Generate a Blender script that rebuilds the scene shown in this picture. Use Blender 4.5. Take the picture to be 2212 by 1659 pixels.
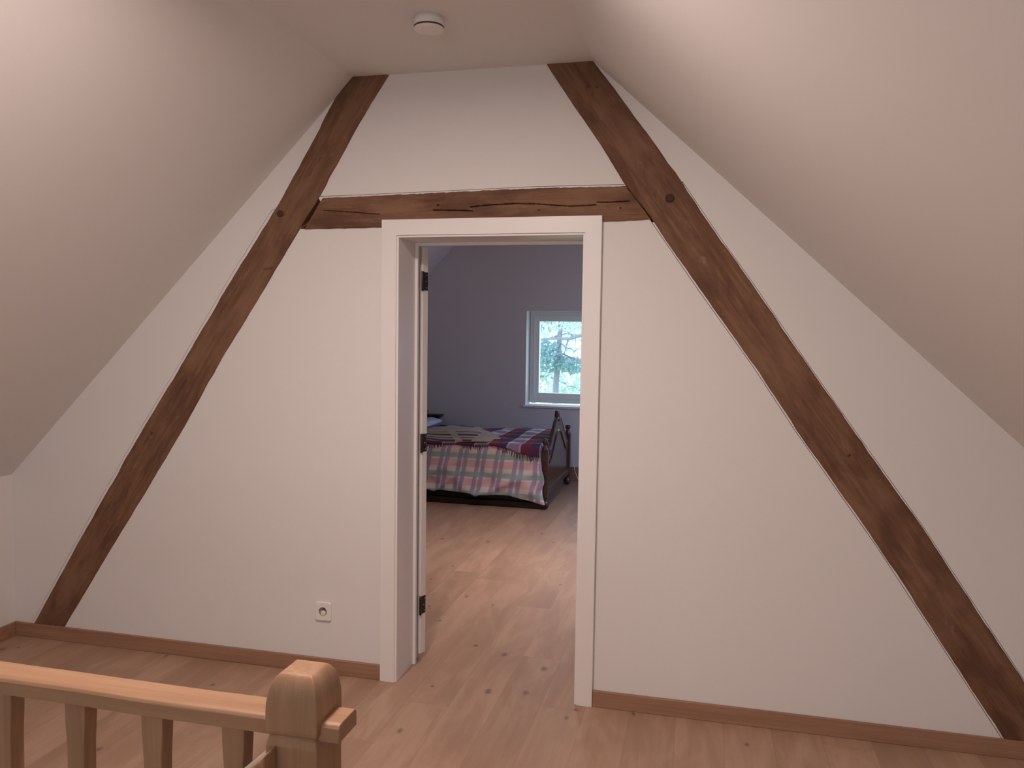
import bpy, math, random
import numpy as np
from mathutils import Vector, Matrix
C = bpy.context.scene
for o in list(bpy.data.objects): bpy.data.objects.remove(o)
rnd = random.Random(7)
PI = math.pi

# ------------------------------------------------------------------ camera
YAW, PIT, ROL = 0.2357, 0.0639, 0.0146
_F = Vector((-math.sin(YAW)*math.cos(PIT), math.cos(YAW)*math.cos(PIT), -math.sin(PIT)))
_R0 = Vector((math.cos(YAW), math.sin(YAW), 0)); _U0 = _R0.cross(_F)
_R = _R0*math.cos(ROL)+_U0*math.sin(ROL); _U = -_R0*math.sin(ROL)+_U0*math.cos(ROL)
cam = bpy.data.cameras.new('camera'); camo = bpy.data.objects.new('camera', cam)
C.collection.objects.link(camo); C.camera = camo
cam.sensor_width = 36; cam.lens = 1719.55/2212*36; cam.clip_start = .05; cam.clip_end = 200
camo.matrix_world = Matrix(((_R.x, _U.x, -_F.x, 1.3994), (_R.y, _U.y, -_F.y, -3.3361), (_R.z, _U.z, -_F.z, 1.5992), (0, 0, 0, 1)))

# ------------------------------------------------------------------ world, light, exposure
C.view_settings.view_transform = 'Standard'; C.view_settings.look = 'None'
C.view_settings.exposure = 0.0; C.view_settings.gamma = 1.0
w = bpy.data.worlds.new('world'); C.world = w; w.use_nodes = True
bg = w.node_tree.nodes['Background']
bg.inputs[0].default_value = (0.66, 0.84, .98, 1); bg.inputs[1].default_value = 3.6

def area(name, loc, direction, sx, sy, power, col, portal=False, roll=0):
    l = bpy.data.lights.new(name, 'AREA'); l.shape = 'RECTANGLE'; l.size = sx; l.size_y = sy
    l.energy = power; l.color = col
    o = bpy.data.objects.new(name, l); C.collection.objects.link(o)
    o.location = loc; o.rotation_mode = 'QUATERNION'
    o.rotation_quaternion = Vector(direction).to_track_quat('-Z', 'Y')
    if portal: l.cycles.is_portal = True
    return o
WARM = (1.0, .79, .715)
# flush ceiling lamp of the landing, just out of frame above the doorway
LAMP = (.45, -1.78, 2.66)
lamp = area('landing_lamp_light', LAMP, (0, 0, -1), .30, .30, 37.5, WARM); lamp.data.shape = 'DISK'
FILL_LAMP = (.35, 1.95, 2.66)                     # bedroom ceiling lamp, out of view, added to brighten bed and floor
l2 = area('bedroom_fill_light', FILL_LAMP, (0, 0, -1), .24, .24, 17, WARM); l2.data.shape = 'DISK'; l2.data.spread = math.radians(98)
area('gable_fill_light', (.45, -6.43, 1.5), (0, 1, 0), 1.4, 1.1, 20, (1.0, .84, .76))   # frontal fill, set in an added window behind the camera
# blue fill for the bedroom, set in an added, unseen roof window
area('roof_fill_light', (2.30, 3.95, 1.44), (-.66, .22, -.72), .8, .9, 13, (.34, .41, 1.0))
area('window_portal', (-.05, 5.46, 1.33), (0, -1, 0), .95, 1.05, 1, (1, 1, 1), portal=True)

# ------------------------------------------------------------------ helpers
def newobj(name, me, mat, parent=None):
    o = bpy.data.objects.new(name, me); C.collection.objects.link(o)
    if mat is not None: me.materials.append(mat)
    if parent is not None: o.parent = parent
    return o
class MB:
    def __init__(s): s.v = []; s.f = []; s.sm = []
    def add(s, vs, fs, smooth=False):
        n = len(s.v); s.v += [tuple(p) for p in vs]
        for f in fs: s.f.append(tuple(i+n for i in f)); s.sm.append(smooth)
        return s
    def box(s, x0, x1, y0, y1, z0, z1):
        return s.add([(x0,y0,z0),(x1,y0,z0),(x1,y1,z0),(x0,y1,z0),(x0,y0,z1),(x1,y0,z1),(x1,y1,z1),(x0,y1,z1)],
              [(0,3,2,1),(4,5,6,7),(0,1,5,4),(1,2,6,5),(2,3,7,6),(3,0,4,7)])
    def prism(s, poly, fn, a, b):
        """poly of 2-D points, fn(p, q, depth) -> xyz, extruded from depth a to b"""
        n = len(poly)
        vs = [fn(p[0], p[1], a) for p in poly]+[fn(p[0], p[1], b) for p in poly]
        fs = [tuple(range(n)), tuple(range(2*n-1, n-1, -1))]+[(i, (i+1) % n+0, (i+1) % n+n, i+n) for i in range(n)]
        fs = [fs[0], fs[1]]+[(i, i+n, (i+1) % n+n, (i+1) % n) for i in range(n)]
        return s.add(vs, fs)
    def lathe(s, prof, c, n=32, axis='z', smooth=True, close=True):
        vs = []; fs = []
        for r, h in prof:
            for k in range(n):
                a = 2*PI*k/n; x, y = r*math.cos(a), r*math.sin(a)
                if axis == 'z': vs.append((c[0]+x, c[1]+y, c[2]+h))
                elif axis == 'y': vs.append((c[0]+x, c[1]+h, c[2]+y))
                else: vs.append((c[0]+h, c[1]+x, c[2]+y))
        for i in range(len(prof)-1):
            for k in range(n):
                fs.append((i*n+k, i*n+(k+1) % n, (i+1)*n+(k+1) % n, (i+1)*n+k))
        if close: fs.append(tuple(range(n-1, -1, -1))); fs.append(tuple((len(prof)-1)*n+k for k in range(n)))
        return s.add(vs, fs, smooth)
    def tube(s, pts, rad, n=8, smooth=True):
        pts = [Vector(p) for p in pts]; vs = []; fs = []
        for i, p in enumerate(pts):
            t = (pts[min(i+1, len(pts)-1)]-pts[max(i-1, 0)]).normalized()
            up = Vector((0, 0, 1)) if abs(t.z) < .9 else Vector((1, 0, 0))
            a = t.cross(up).normalized(); b = t.cross(a)
            r = rad[i] if isinstance(rad, (list, tuple)) else rad
            for k in range(n):
                q = p+(a*math.cos(2*PI*k/n)+b*math.sin(2*PI*k/n))*r; vs.append(q[:])
        for i in range(len(pts)-1):
            for k in range(n): fs.append((i*n+k, i*n+(k+1) % n, (i+1)*n+(k+1) % n, (i+1)*n+k))
        fs.append(tuple(range(n-1, -1, -1))); fs.append(tuple((len(pts)-1)*n+k for k in range(n)))
        return s.add(vs, fs, smooth)
    def build(s, name, mat, parent=None, bevel=0, seg=2, recalc=True):
        import bmesh
        me = bpy.data.meshes.new(name); me.from_pydata(s.v, [], s.f)
        me.polygons.foreach_set('use_smooth', s.sm)
        if recalc:
            bm = bmesh.new(); bm.from_mesh(me); bmesh.ops.recalc_face_normals(bm, faces=bm.faces); bm.to_mesh(me); bm.free()
        me.update(); o = newobj(name, me, mat, parent)
        if bevel:
            m = o.modifiers.new('bevel', 'BEVEL'); m.width = bevel; m.segments = seg; m.limit_method = 'ANGLE'; m.angle_limit = math.radians(30)
            m.harden_normals = False
        return o
def tag(o, label, cat, group=None, kind=None):
    o['label'] = label; o['category'] = cat
    if group: o['group'] = group
    if kind: o['kind'] = kind
    return o
def struct(o, label=None):
    o['kind'] = 'structure'
    if label: o['label'] = label
    return o
def empty(name, loc=(0, 0, 0)):
    o = bpy.data.objects.new(name, None); C.collection.objects.link(o); o.location = loc; o.empty_display_size = .1; return o
def XZ(p, q, d): return (p, d, q)
def XY(p, q, d): return (p, q, d)
def YZ(p, q, d): return (d, p, q)

# ------------------------------------------------------------------ materials
class NT:
    def __init__(s, name, rough=.6, spec=.5):
        s.m = bpy.data.materials.new(name); s.m.use_nodes = True; s.t = s.m.node_tree; s.n = s.t.nodes
        s.b = s.n['Principled BSDF']; s.b.inputs['Roughness'].default_value = rough; s.b.inputs['Specular IOR Level'].default_value = spec
    def node(s, typ, **kw):
        x = s.n.new(typ)
        for k, v in kw.items():
            if k == 'inp':
                for a, b in v.items():
                    if isinstance(b, bpy.types.NodeSocket): s.t.links.new(b, x.inputs[a])
                    else: x.inputs[a].default_value = b
            else: setattr(x, k, v)
        return x
    def math(s, op, a, b=0.0, c=0.0): return s.node('ShaderNodeMath', operation=op, inp={0: a, 1: b, 2: c}).outputs[0]
    def mix(s, fac, a, b, mode='MIX'):
        x = s.node('ShaderNodeMix', data_type='RGBA', blend_type=mode)
        for i, v in ((0, fac), (6, a), (7, b)):
            if isinstance(v, bpy.types.NodeSocket): s.t.links.new(v, x.inputs[i])
            else: x.inputs[i].default_value = v if i == 0 else (*v, 1)
        return x.outputs[2]
    def coord(s, which='Object'): return s.node('ShaderNodeTexCoord').outputs[which]
    def xyz(s, v): return s.node('ShaderNodeSeparateXYZ', inp={0: v}).outputs
    def scale(s, v, sc, loc=(0, 0, 0), rot=(0, 0, 0)):
        return s.node('ShaderNodeMapping', inp={0: v, 1: loc, 2: rot, 3: sc}).outputs[0]
    def noise(s, v, sc=5, det=4, rough=.55, dist=0): 
        x = s.node('ShaderNodeTexNoise', inp={'Vector': v, 'Scale': sc, 'Detail': det, 'Roughness': rough, 'Distortion': dist}); return x.outputs[0]
    def ramp(s, f, stops):
        x = s.node('ShaderNodeValToRGB', inp={0: f}); e = x.color_ramp.elements
        while len(e) < len(stops): e.new(.5)
        for i, (p, c) in enumerate(stops): e[i].position = p; e[i].color = (*c, 1) if len(c) == 3 else c
        return x.outputs[0]
    def bump(s, h, strength=.2, dist=.01):
        x = s.node('ShaderNodeBump', inp={'Strength': strength, 'Distance': dist, 'Height': h}); s.t.links.new(x.outputs[0], s.b.inputs['Normal'])
    def col(s, c):
        if isinstance(c, bpy.types.NodeSocket): s.t.links.new(c, s.b.inputs['Base Color'])
        else: s.b.inputs['Base Color'].default_value = (*c, 1)
        return s.m
def plain(name, c, rough=.5, spec=.5, bump=0, metal=0, coat=0, var=.04):
    t = NT(name, rough, spec); v = t.coord()
    n = t.noise(v, 14, 3)
    t.col(t.mix(n, tuple(x*(1-var) for x in c), tuple(min(1, x*(1+var)) for x in c)))
    t.b.inputs['Metallic'].default_value = metal; t.b.inputs['Coat Weight'].default_value = coat
    if bump: t.bump(t.noise(v, 220, 3), bump, .002)
    return t.m
def wallpaint(name, c, roll=.12):
    t = NT(name, .75, .25); v = t.coord()
    n = t.noise(v, .9, 3)
    t.col(t.mix(n, tuple(x*.975 for x in c), c))
    t.bump(t.noise(v, 160, 3), roll, .0015)
    return t.m
M_WALL = wallpaint('white_wall_paint', (.80, .79, .775))
M_FRAME = plain('white_lacquer', (.84, .83, .82), .35, .5, var=.01)
M_BLACK = plain('black_metal', (.018, .015, .014), .38, .5)
M_STEEL = plain('steel', (.6, .58, .55), .3, .5, metal=1)
M_PLASTIC = plain('white_plastic', (.84, .82, .80), .35, .5, var=.01)
M_CREAM = plain('cream_plastic', (.80, .76, .66), .4, .5, var=.01)
M_GREY = plain('dark_grey_slot', (.05, .04, .04), .6, .3)

def oak_floor():
    t = NT('oak_floor', .42, .4); v = t.coord(); x, y, z = t.xyz(v)
    W, L = .19, 2.1
    px = t.math('DIVIDE', x, W); ix = t.math('FLOOR', px); fx = t.math('FRACT', px)
    r1 = t.node('ShaderNodeTexWhiteNoise', noise_dimensions='1D', inp={'W': ix}).outputs[0]
    py = t.math('ADD', t.math('DIVIDE', y, L), t.math('MULTIPLY', r1, 7.3)); iy = t.math('FLOOR', py); fy = t.math('FRACT', py)
    cell = t.node('ShaderNodeCombineXYZ', inp={0: ix, 1: iy}).outputs[0]
    wn = t.node('ShaderNodeTexWhiteNoise', noise_dimensions='2D', inp={'Vector': cell}); rv = wn.outputs[0]
    off = t.node('ShaderNodeVectorMath', operation='SCALE', inp={0: wn.outputs[1], 'Scale': 9.0}).outputs[0]
    vv = t.node('ShaderNodeVectorMath', operation='ADD', inp={0: v, 1: off}).outputs[0]
    g = t.noise(t.scale(vv, (13, 1.0, 1)), 2.0, 6, .6, .6)
    g2 = t.noise(t.scale(vv, (5, .7, 1)), 1.6, 3, .5)
    c = t.ramp(g, [(.25, (.36, .225, .148)), (.5, (.43, .278, .19)), (.75, (.50, .335, .235))])
    c = t.mix(t.math('MULTIPLY', g2, .65), c, (.40, .245, .168))
    tone = t.ramp(rv, [(0, (.90, .89, .88)), (.5, (.98, .975, .97)), (1, (1.06, 1.07, 1.08))])
    c = t.mix(1.0, c, tone, 'MULTIPLY')
    g3 = t.noise(t.scale(vv, (3.2, .8, 1), (4, 2, 0)), 1.9, 4, .6, .8)
    c = t.mix(t.node('ShaderNodeMapRange', inp={0: g3, 1: .45, 2: .72, 3: 0.0, 4: .6}).outputs[0], c, (.30, .19, .135))
    c = t.mix(t.node('ShaderNodeMapRange', inp={0: g3, 1: .5, 2: .3, 3: 0.0, 4: .45}).outputs[0], c, (.51, .37, .27))
    # knots
    vo = t.node('ShaderNodeTexVoronoi', voronoi_dimensions='2D', inp={'Vector': t.scale(vv, (1, .62, 1)), 'Scale': 3.0, 'Randomness': 1.0})
    wob = t.noise(v, 60, 2)
    kd = t.math('SUBTRACT', vo.outputs['Distance'], t.math('MULTIPLY', t.math('SUBTRACT', wob, .5), .05))
    rk = t.xyz(vo.outputs['Color'])[0]
    size = t.math('MULTIPLY', t.math('GREATER_THAN', rk, .42), t.math('MULTIPLY', rk, .05))
    k = t.math('SUBTRACT', 1.0, t.math('SMOOTH_MIN', 1.0, t.math('DIVIDE', kd, t.math('ADD', size, .001)), .05))
    k = t.node('ShaderNodeMapRange', inp={0: t.math('DIVIDE', kd, t.math('ADD', size, .0005)), 1: .35, 2: 1.25, 3: .75, 4: 0.0}).outputs[0]
    c = t.mix(k, c, (.12, .072, .06))
    e = t.math('MINIMUM', t.math('MINIMUM', fx, t.math('SUBTRACT', 1.0, fx)), t.math('MULTIPLY', t.math('MINIMUM', fy, t.math('SUBTRACT', 1.0, fy)), L/W))
    seam = t.node('ShaderNodeMapRange', inp={0: e, 1: 0.0, 2: .012, 3: .35, 4: 0.0}).outputs[0]
    c = t.mix(seam, c, (.22, .13, .09))
    t.t.links.new(t.node('ShaderNodeMapRange', inp={0: g, 3: .36, 4: .52}).outputs[0], t.b.inputs['Roughness'])
    t.bump(t.math('SUBTRACT', t.math('MULTIPLY', g, .2), seam), .25, .0015)
    return t.col(c)
def wood(name, stops, along='X', sc=(1, 14, 14), k=3.0, rough=.5, spec=.4, patch=.35, patchcol=(.1, .05, .03), bump=.25, coat=0, use='Object'):
    t = NT(name, rough, spec); v = t.coord(use)
    g = t.noise(t.scale(v, sc), k, 6, .62, .5)
    p = t.noise(v, 4.5, 4, .6)
    c = t.ramp(g, stops)
    c = t.mix(t.node('ShaderNodeMapRange', inp={0: p, 1: .45, 2: .72, 3: 0.0, 4: patch}).outputs[0], c, patchcol)
    t.b.inputs['Coat Weight'].default_value = coat
    t.bump(g, bump, .002)
    return t.col(c)
M_FLOOR = oak_floor()
M_SKIRT = wood('oak_skirting', [(.3, (.29, .155, .095)), (.55, (.36, .205, .13)), (.8, (.42, .25, .165))], sc=(.6, 10, 22), k=3, rough=.5, patch=.15, patchcol=(.25, .13, .08), bump=.1)
OAKS = [(.25, (.285, .162, .092)), (.5, (.365, .218, .128)), (.75, (.435, .272, .168))]
M_OAKX = wood('oak_rail', OAKS, sc=(.8, 16, 16), k=2.5, rough=.48, patch=.2, patchcol=(.28, .14, .075), bump=.15)
M_OAKZ = wood('oak_post', OAKS, sc=(16, 16, .8), k=2.5, rough=.48, patch=.3, patchcol=(.26, .13, .068), bump=.15)
M_MAHOG = wood('dark_polished_wood', [(.3, (.035, .015, .009)), (.6, (.075, .031, .016)), (.85, (.13, .055, .027))], sc=(12, 2, 12), k=2, rough=.3, spec=.5, patch=.1, patchcol=(.02, .01, .01), bump=.05, coat=.5)
M_DARK = wood('dark_and_shaded_wood', [(.3, (.010, .006, .005)), (.7, (.022, .012, .009))], sc=(2, 12, 12), k=2, rough=.45, spec=.4, patch=.1, patchcol=(.008, .005, .004), bump=.05)  # dark table wood; on the bed's plinth and side rail, painted shade
def beam_mat():
    t = NT('old_timber', .72, .25)
    uv = t.node('ShaderNodeUVMap', uv_map='UVMap').outputs[0]
    g = t.noise(t.scale(uv, (1.4, 26, 1)), 2.2, 7, .66, .9)
    g2 = t.noise(t.scale(uv, (2.2, 6, 1)), 1.7, 5, .62, .8)
    f = t.noise(uv, 38, 4, .7)
    c = t.ramp(g, [(.25, (.125, .062, .036)), (.45, (.19, .098, .056)), (.62, (.25, .135, .08)), (.85, (.33, .19, .12))])
    c = t.mix(t.node('ShaderNodeMapRange', inp={0: g2, 1: .44, 2: .64, 3: 0.0, 4: .8}).outputs[0], c, (.115, .056, .036))
    c = t.mix(t.node('ShaderNodeMapRange', inp={0: t.noise(t.scale(uv, (1.3, 4, 1), (5, 3, 0)), 2.1, 4), 1: .46, 2: .66, 3: 0.0, 4: .7}).outputs[0], c, (.29, .165, .10))
    pl_ = t.noise(t.scale(uv, (5, 8, 1), (9, 1, 0)), 2.0, 5, .7)
    c = t.mix(t.node('ShaderNodeMapRange', inp={0: pl_, 1: .62, 2: .78, 3: 0.0, 4: .6}).outputs[0], c, (.36, .27, .23))
    c = t.mix(t.math('MULTIPLY', f, .25), c, (.07, .035, .02))
    t.bump(t.math('ADD', g, t.math('MULTIPLY', f, .5)), .35, .003)
    return t.col(c)
M_BEAM = beam_mat()

# ------------------------------------------------------------------ room shell
HC = 2.72                                   # ceiling height
XKL, ZK = -2.035, .838                      # left knee wall of the landing
XR0, SR = .923, .92                         # right slope starts at XR0, drops SR per metre
XKR = XR0+(HC-ZK)/SR
XC0 = HC-2.865+0.0                          # left slope: z = 2.865 + x
XC0 = -.145
YB = -6.4                                   # back gable
YF = 5.212                                  # bedroom far wall
BX0 = -1.17                                 # bedroom left slope top
BXK = BX0-(HC-ZK)

# floor with a stairwell hole
SX0, SX1, SY0, SY1 = XKL+.02, .70, -3.15, -2.10
m = MB()
T = -.25
m.box(XKL-.1, XKR+.1, SY1, 0.0, T, 0); m.box(SX1, XKR+.1, SY0, SY1, T, 0); m.box(XKL-.1, XKR+.1, YB-.1, SY0, T, 0)
m.box(BXK-.1, XKR+.1, 0.0, YF+.1, T, 0)
struct(m.build('floor', M_FLOOR), 'wide plank oak floor running from the landing through into the bedroom')

# rafter outlines on the gable wall (x, z)
LO = [(-.145, 2.722), (-.225, 2.636), (-.309, 2.493), (-.506, 2.175), (-.759, 1.823), (-1.012, 1.443), (-1.275, 1.063), (-1.551, .642), (-1.907, .078), (-1.955, 0)]
LI = [(.023, 2.722), (-.118, 2.521), (-.309, 2.207), (-.413, 2.058), (-.627, 1.731), (-.812, 1.469), (-1.029, 1.119), (-1.281, .742), (-1.731, .079), (-1.783, 0)]
RO = [(.918, 2.722), (1.076, 2.512), (1.259, 2.26), (1.44, 1.995), (1.571, 1.815), (1.811, 1.467), (1.984, 1.224), (2.239, .869), (2.623, .292), (2.818, 0)]
RI = [(.729, 2.722), (.959, 2.386), (1.064, 2.223), (1.175, 2.079), (1.373, 1.797), (1.609, 1.473), (1.767, 1.237), (2.093, .784), (2.571, .066), (2.615, 0)]
CT = [(-.305, 2.191), (-.196, 2.192), (.241, 2.199), (.695, 2.207), (1.055, 2.205), (1.072, 2.206)]
CB = [(-.406, 2.058), (-.196, 2.061), (-.011, 2.062), (.972, 2.068), (1.18, 2.074)]

def off(poly, d, z1=None, z0=None):
    """edge polyline moved sideways by d (positive = to the right)"""
    n = len(poly); out = []
    for i, p in enumerate(poly):
        a, b = Vector(poly[max(i-1, 0)]), Vector(poly[min(i+1, n-1)]); t = (b-a).normalized()
        nn = Vector((-t.y, t.x)); nn = nn if nn.x > 0 else -nn
        out.append((p[0]+nn.x*d, p[1]+nn.y*d))
    return out
def at_z(poly, z):
    for a, b in zip(poly, poly[1:]):
        if (a[1]-z)*(b[1]-z) <= 0 and a[1] != b[1]:
            t = (z-a[1])/(b[1]-a[1]); return a[0]+t*(b[0]-a[0])
    a, b = (poly[-2], poly[-1]) if z < poly[-1][1] else (poly[0], poly[1])
    return a[0]+(z-a[1])/(b[1]-a[1])*(b[0]-a[0])
def part_of(poly, z0, z1):
    """points of a rafter edge between heights z1 (top) and z0"""
    return [(at_z(poly, z1), z1)]+[p for p in poly if z0 < p[1] < z1]+[(at_z(poly, z0), z0)]
# gable wall between landing and bedroom: plaster panels in front, masonry behind, door opening left out
DX0, DX1, DZ = .055, .92, 2.035             # structural opening
m = MB(); PD = .07
# left outer panel
ZA, ZB = 2.15, .02
m.prism([(XKL, ZK), (XC0, HC)]+part_of(LO, ZA, 2.636)+part_of(off(LO, -.0185), 0, ZA-.002)+[(XKL, 0)], XZ, 0, PD)
m.prism(part_of(off(LO, -.0160), 0, ZA-.004)+part_of(off(LO, .01), 0, ZA-.004)[::-1], XZ, -.001, PD)
# right outer panel
m.prism([(XR0, HC), (XKR, ZK), (XKR, 0)]+part_of(off(RO, .009), 0, 2.22)[::-1]+part_of(RO, 2.222, HC)[::-1], XZ, 0, PD)
m.prism(part_of(off(RO, .0072), 0, 2.216)+part_of(off(RO, -.01), 0, 2.216)[::-1], XZ, -.001, PD)
# top panel
m.prism(part_of(LI, 2.204, HC)+[(p[0], p[1]+.0125) for p in CT[1:-1]]+part_of(RI, 2.2165, HC)[::-1], XZ, 0, PD)
m.prism([(p[0]-.01 if i == 0 else p[0], p[1]+.0100) for i, p in enumerate(CT)]+[(p[0], p[1]-.01) for p in reversed(CT)], XZ, -.001, PD)
# lower panel with the doorway
m.prism([CB[0], CB[1], (DX0, 2.0625)]+[(DX0, 0)]+part_of(LI, 0, 2.058)[::-1][:-1], XZ, 0, PD)
m.prism([(DX1, 2.0675), (1.168, 2.0735)]+part_of(off(RI, -.0105), 0, 2.06)+[(DX1, 0)], XZ, 0, PD)
m.prism(part_of(off(RI, -.0085), 0, 2.06)+part_of(off(RI, .01), 0, 2.06)[::-1], XZ, -.001, PD)
m.prism([(DX0, 2.0625), (DX1, 2.0675), (DX1, DZ), (DX0, DZ)], XZ, 0, PD)
# backing
BK = .22
m.box(BXK-.05, DX0, PD, BK, 0, HC); m.box(DX1, XKR+.05, PD, BK, 0, HC); m.box(DX0, DX1, PD, BK, DZ, HC)
struct(m.build('wall_front', M_WALL), 'white plastered gable wall with exposed timbers and doorway')

# landing slopes, ceiling and knee walls
def slope_panel(name, xa, za, xb, zb, y0, y1, hole=None, mat=M_WALL, th=.16):
    """sloping slab from (xa,za) to (xb,zb); hole = (t0,t1,ya,yb)"""
    nx, nz = (zb-za), -(xb-xa); L = math.hypot(nx, nz); nx /= L; nz /= L
    if nz < 0: nx, nz = -nx, -nz
    m = MB()
    def quad(t0, t1, ya, yb):
        P = [(xa+(xb-xa)*t, za+(zb-za)*t) for t in (t0, t1)]
        pts = []
        for (x, z) in P:
            for yy in (ya, yb): pts.append((x, yy, z))
        for (x, z) in P:
            for yy in (ya, yb): pts.append((x+nx*th, yy, z+nz*th))
        m.add(pts, [(0, 1, 3, 2), (4, 6, 7, 5), (0, 4, 5, 1), (2, 3, 7, 6), (0, 2, 6, 4), (1, 5, 7, 3)])
    if hole:
        t0, t1, ya, yb = hole
        quad(-.02, t0, y0, y1); quad(t1, 1.05, y0, y1); quad(t0, t1, y0, ya); quad(t0, t1, yb, y1)
    else: quad(-.02, 1.05, y0, y1)
    return struct(m.build(name, mat))
slope_panel('ceiling', XC0, HC, XKL, ZK, YB, 0)
slope_panel('ceiling', XR0, HC, XKR, ZK, YB, 0)
m = MB(); m.box(XC0-.02, XR0+.02, YB, 0, HC, HC+.16); struct(m.build('ceiling', M_WALL))
m = MB(); m.box(XKL-.12, XKL, YB, 0, 0, ZK+.05); struct(m.build('wall_left', M_WALL))
m = MB(); m.box(XKR, XKR+.12, YB, 0, 0, ZK+.05); struct(m.build('wall_right', M_WALL))
m = MB(); gx0, gx1, gz0, gz1 = -.3, 1.2, .9, 2.1
m.box(XKL-.1, gx0, YB-.15, YB, 0, HC+.1); m.box(gx1, XKR+.1, YB-.15, YB, 0, HC+.1); m.box(gx0, gx1, YB-.15, YB, 0, gz0); m.box(gx0, gx1, YB-.15, YB, gz1, HC+.1)
struct(m.build('wall_back', M_WALL))
# stairwell
m = MB(); zb = -2.6
m.box(SX0-.1, SX0, SY0-.1, SY1+.1, zb, T); m.box(SX1, SX1+.1, SY0-.1, SY1+.1, zb, T)
m.box(SX0, SX1, SY0-.1, SY0, zb, T); m.box(SX0, SX1, SY1, SY1+.1, zb, T); m.box(SX0-.1, SX1+.1, SY0-.1, SY1+.1, zb-.1, zb)
struct(m.build('wall_stairwell', M_WALL))
st = empty('staircase', (SX1, (SY0+SY1)/2, -.2)); tag(st, 'oak stair flight descending beside the balustrade', 'stairs')
for i in range(11):
    m = MB(); m.box(SX1-.01-.235*(i+1)-.02, SX1-.01-.235*i, SY0+.01, SY1-.01, -.2*(i+1)-.035, -.2*(i+1))
    o = m.build('tread', M_OAKX, st, .004); o.matrix_parent_inverse = Matrix.Translation((-SX1, -(SY0+SY1)/2, .2))

# bedroom shell
slope_panel('ceiling', BX0, HC, BXK, ZK, BK, YF)
slope_panel('ceiling', XR0, HC, XKR, ZK, BK, YF, (.46, .86, 3.45, 4.45))
m = MB(); m.box(BX0-.02, XR0+.02, BK, YF, HC, HC+.16); struct(m.build('ceiling', M_WALL))
m = MB(); m.box(BXK-.12, BXK, BK, YF, 0, ZK+.05); struct(m.build('wall_left', M_WALL))
m = MB(); m.box(XKR, XKR+.12, BK, YF, 0, ZK+.05); struct(m.build('wall_right', M_WALL))
WX0, WX1, WZ0, WZ1 = -.505, .42, .806, 1.85
m = MB(); WT = .30
m.box(BXK-.12, WX0, YF, YF+WT, -.2, HC+.16); m.box(WX1, XKR+.12, YF, YF+WT, -.2, HC+.16); m.box(WX0, WX1, YF, YF+WT, -.2, WZ0); m.box(WX0, WX1, YF, YF+WT, WZ1, HC+.16)
struct(m.build('wall_bedroom', M_WALL), 'white painted end wall of the bedroom')

# baseboards
HBD = .071
def board(name, x0, x1, y0, y1, z1=HBD, mat=M_SKIRT):
    m = MB(); m.box(x0, x1, y0, y1, 0, z1); return struct(m.build(name, mat, bevel=.003))
board('baseboard_front', XKL, -.001, -.015, 0); board('baseboard_front', .977, XKR, -.015, 0)
board('baseboard_left', XKL, XKL+.015, YB, -.0155); board('baseboard_right', XKR-.015, XKR, YB, -.0155)
board('baseboard_back', XKL+.016, XKR-.016, YB, YB+.015)
board('baseboard_bedroom', BXK, XKR, YF-.018, YF, .15)

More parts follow.
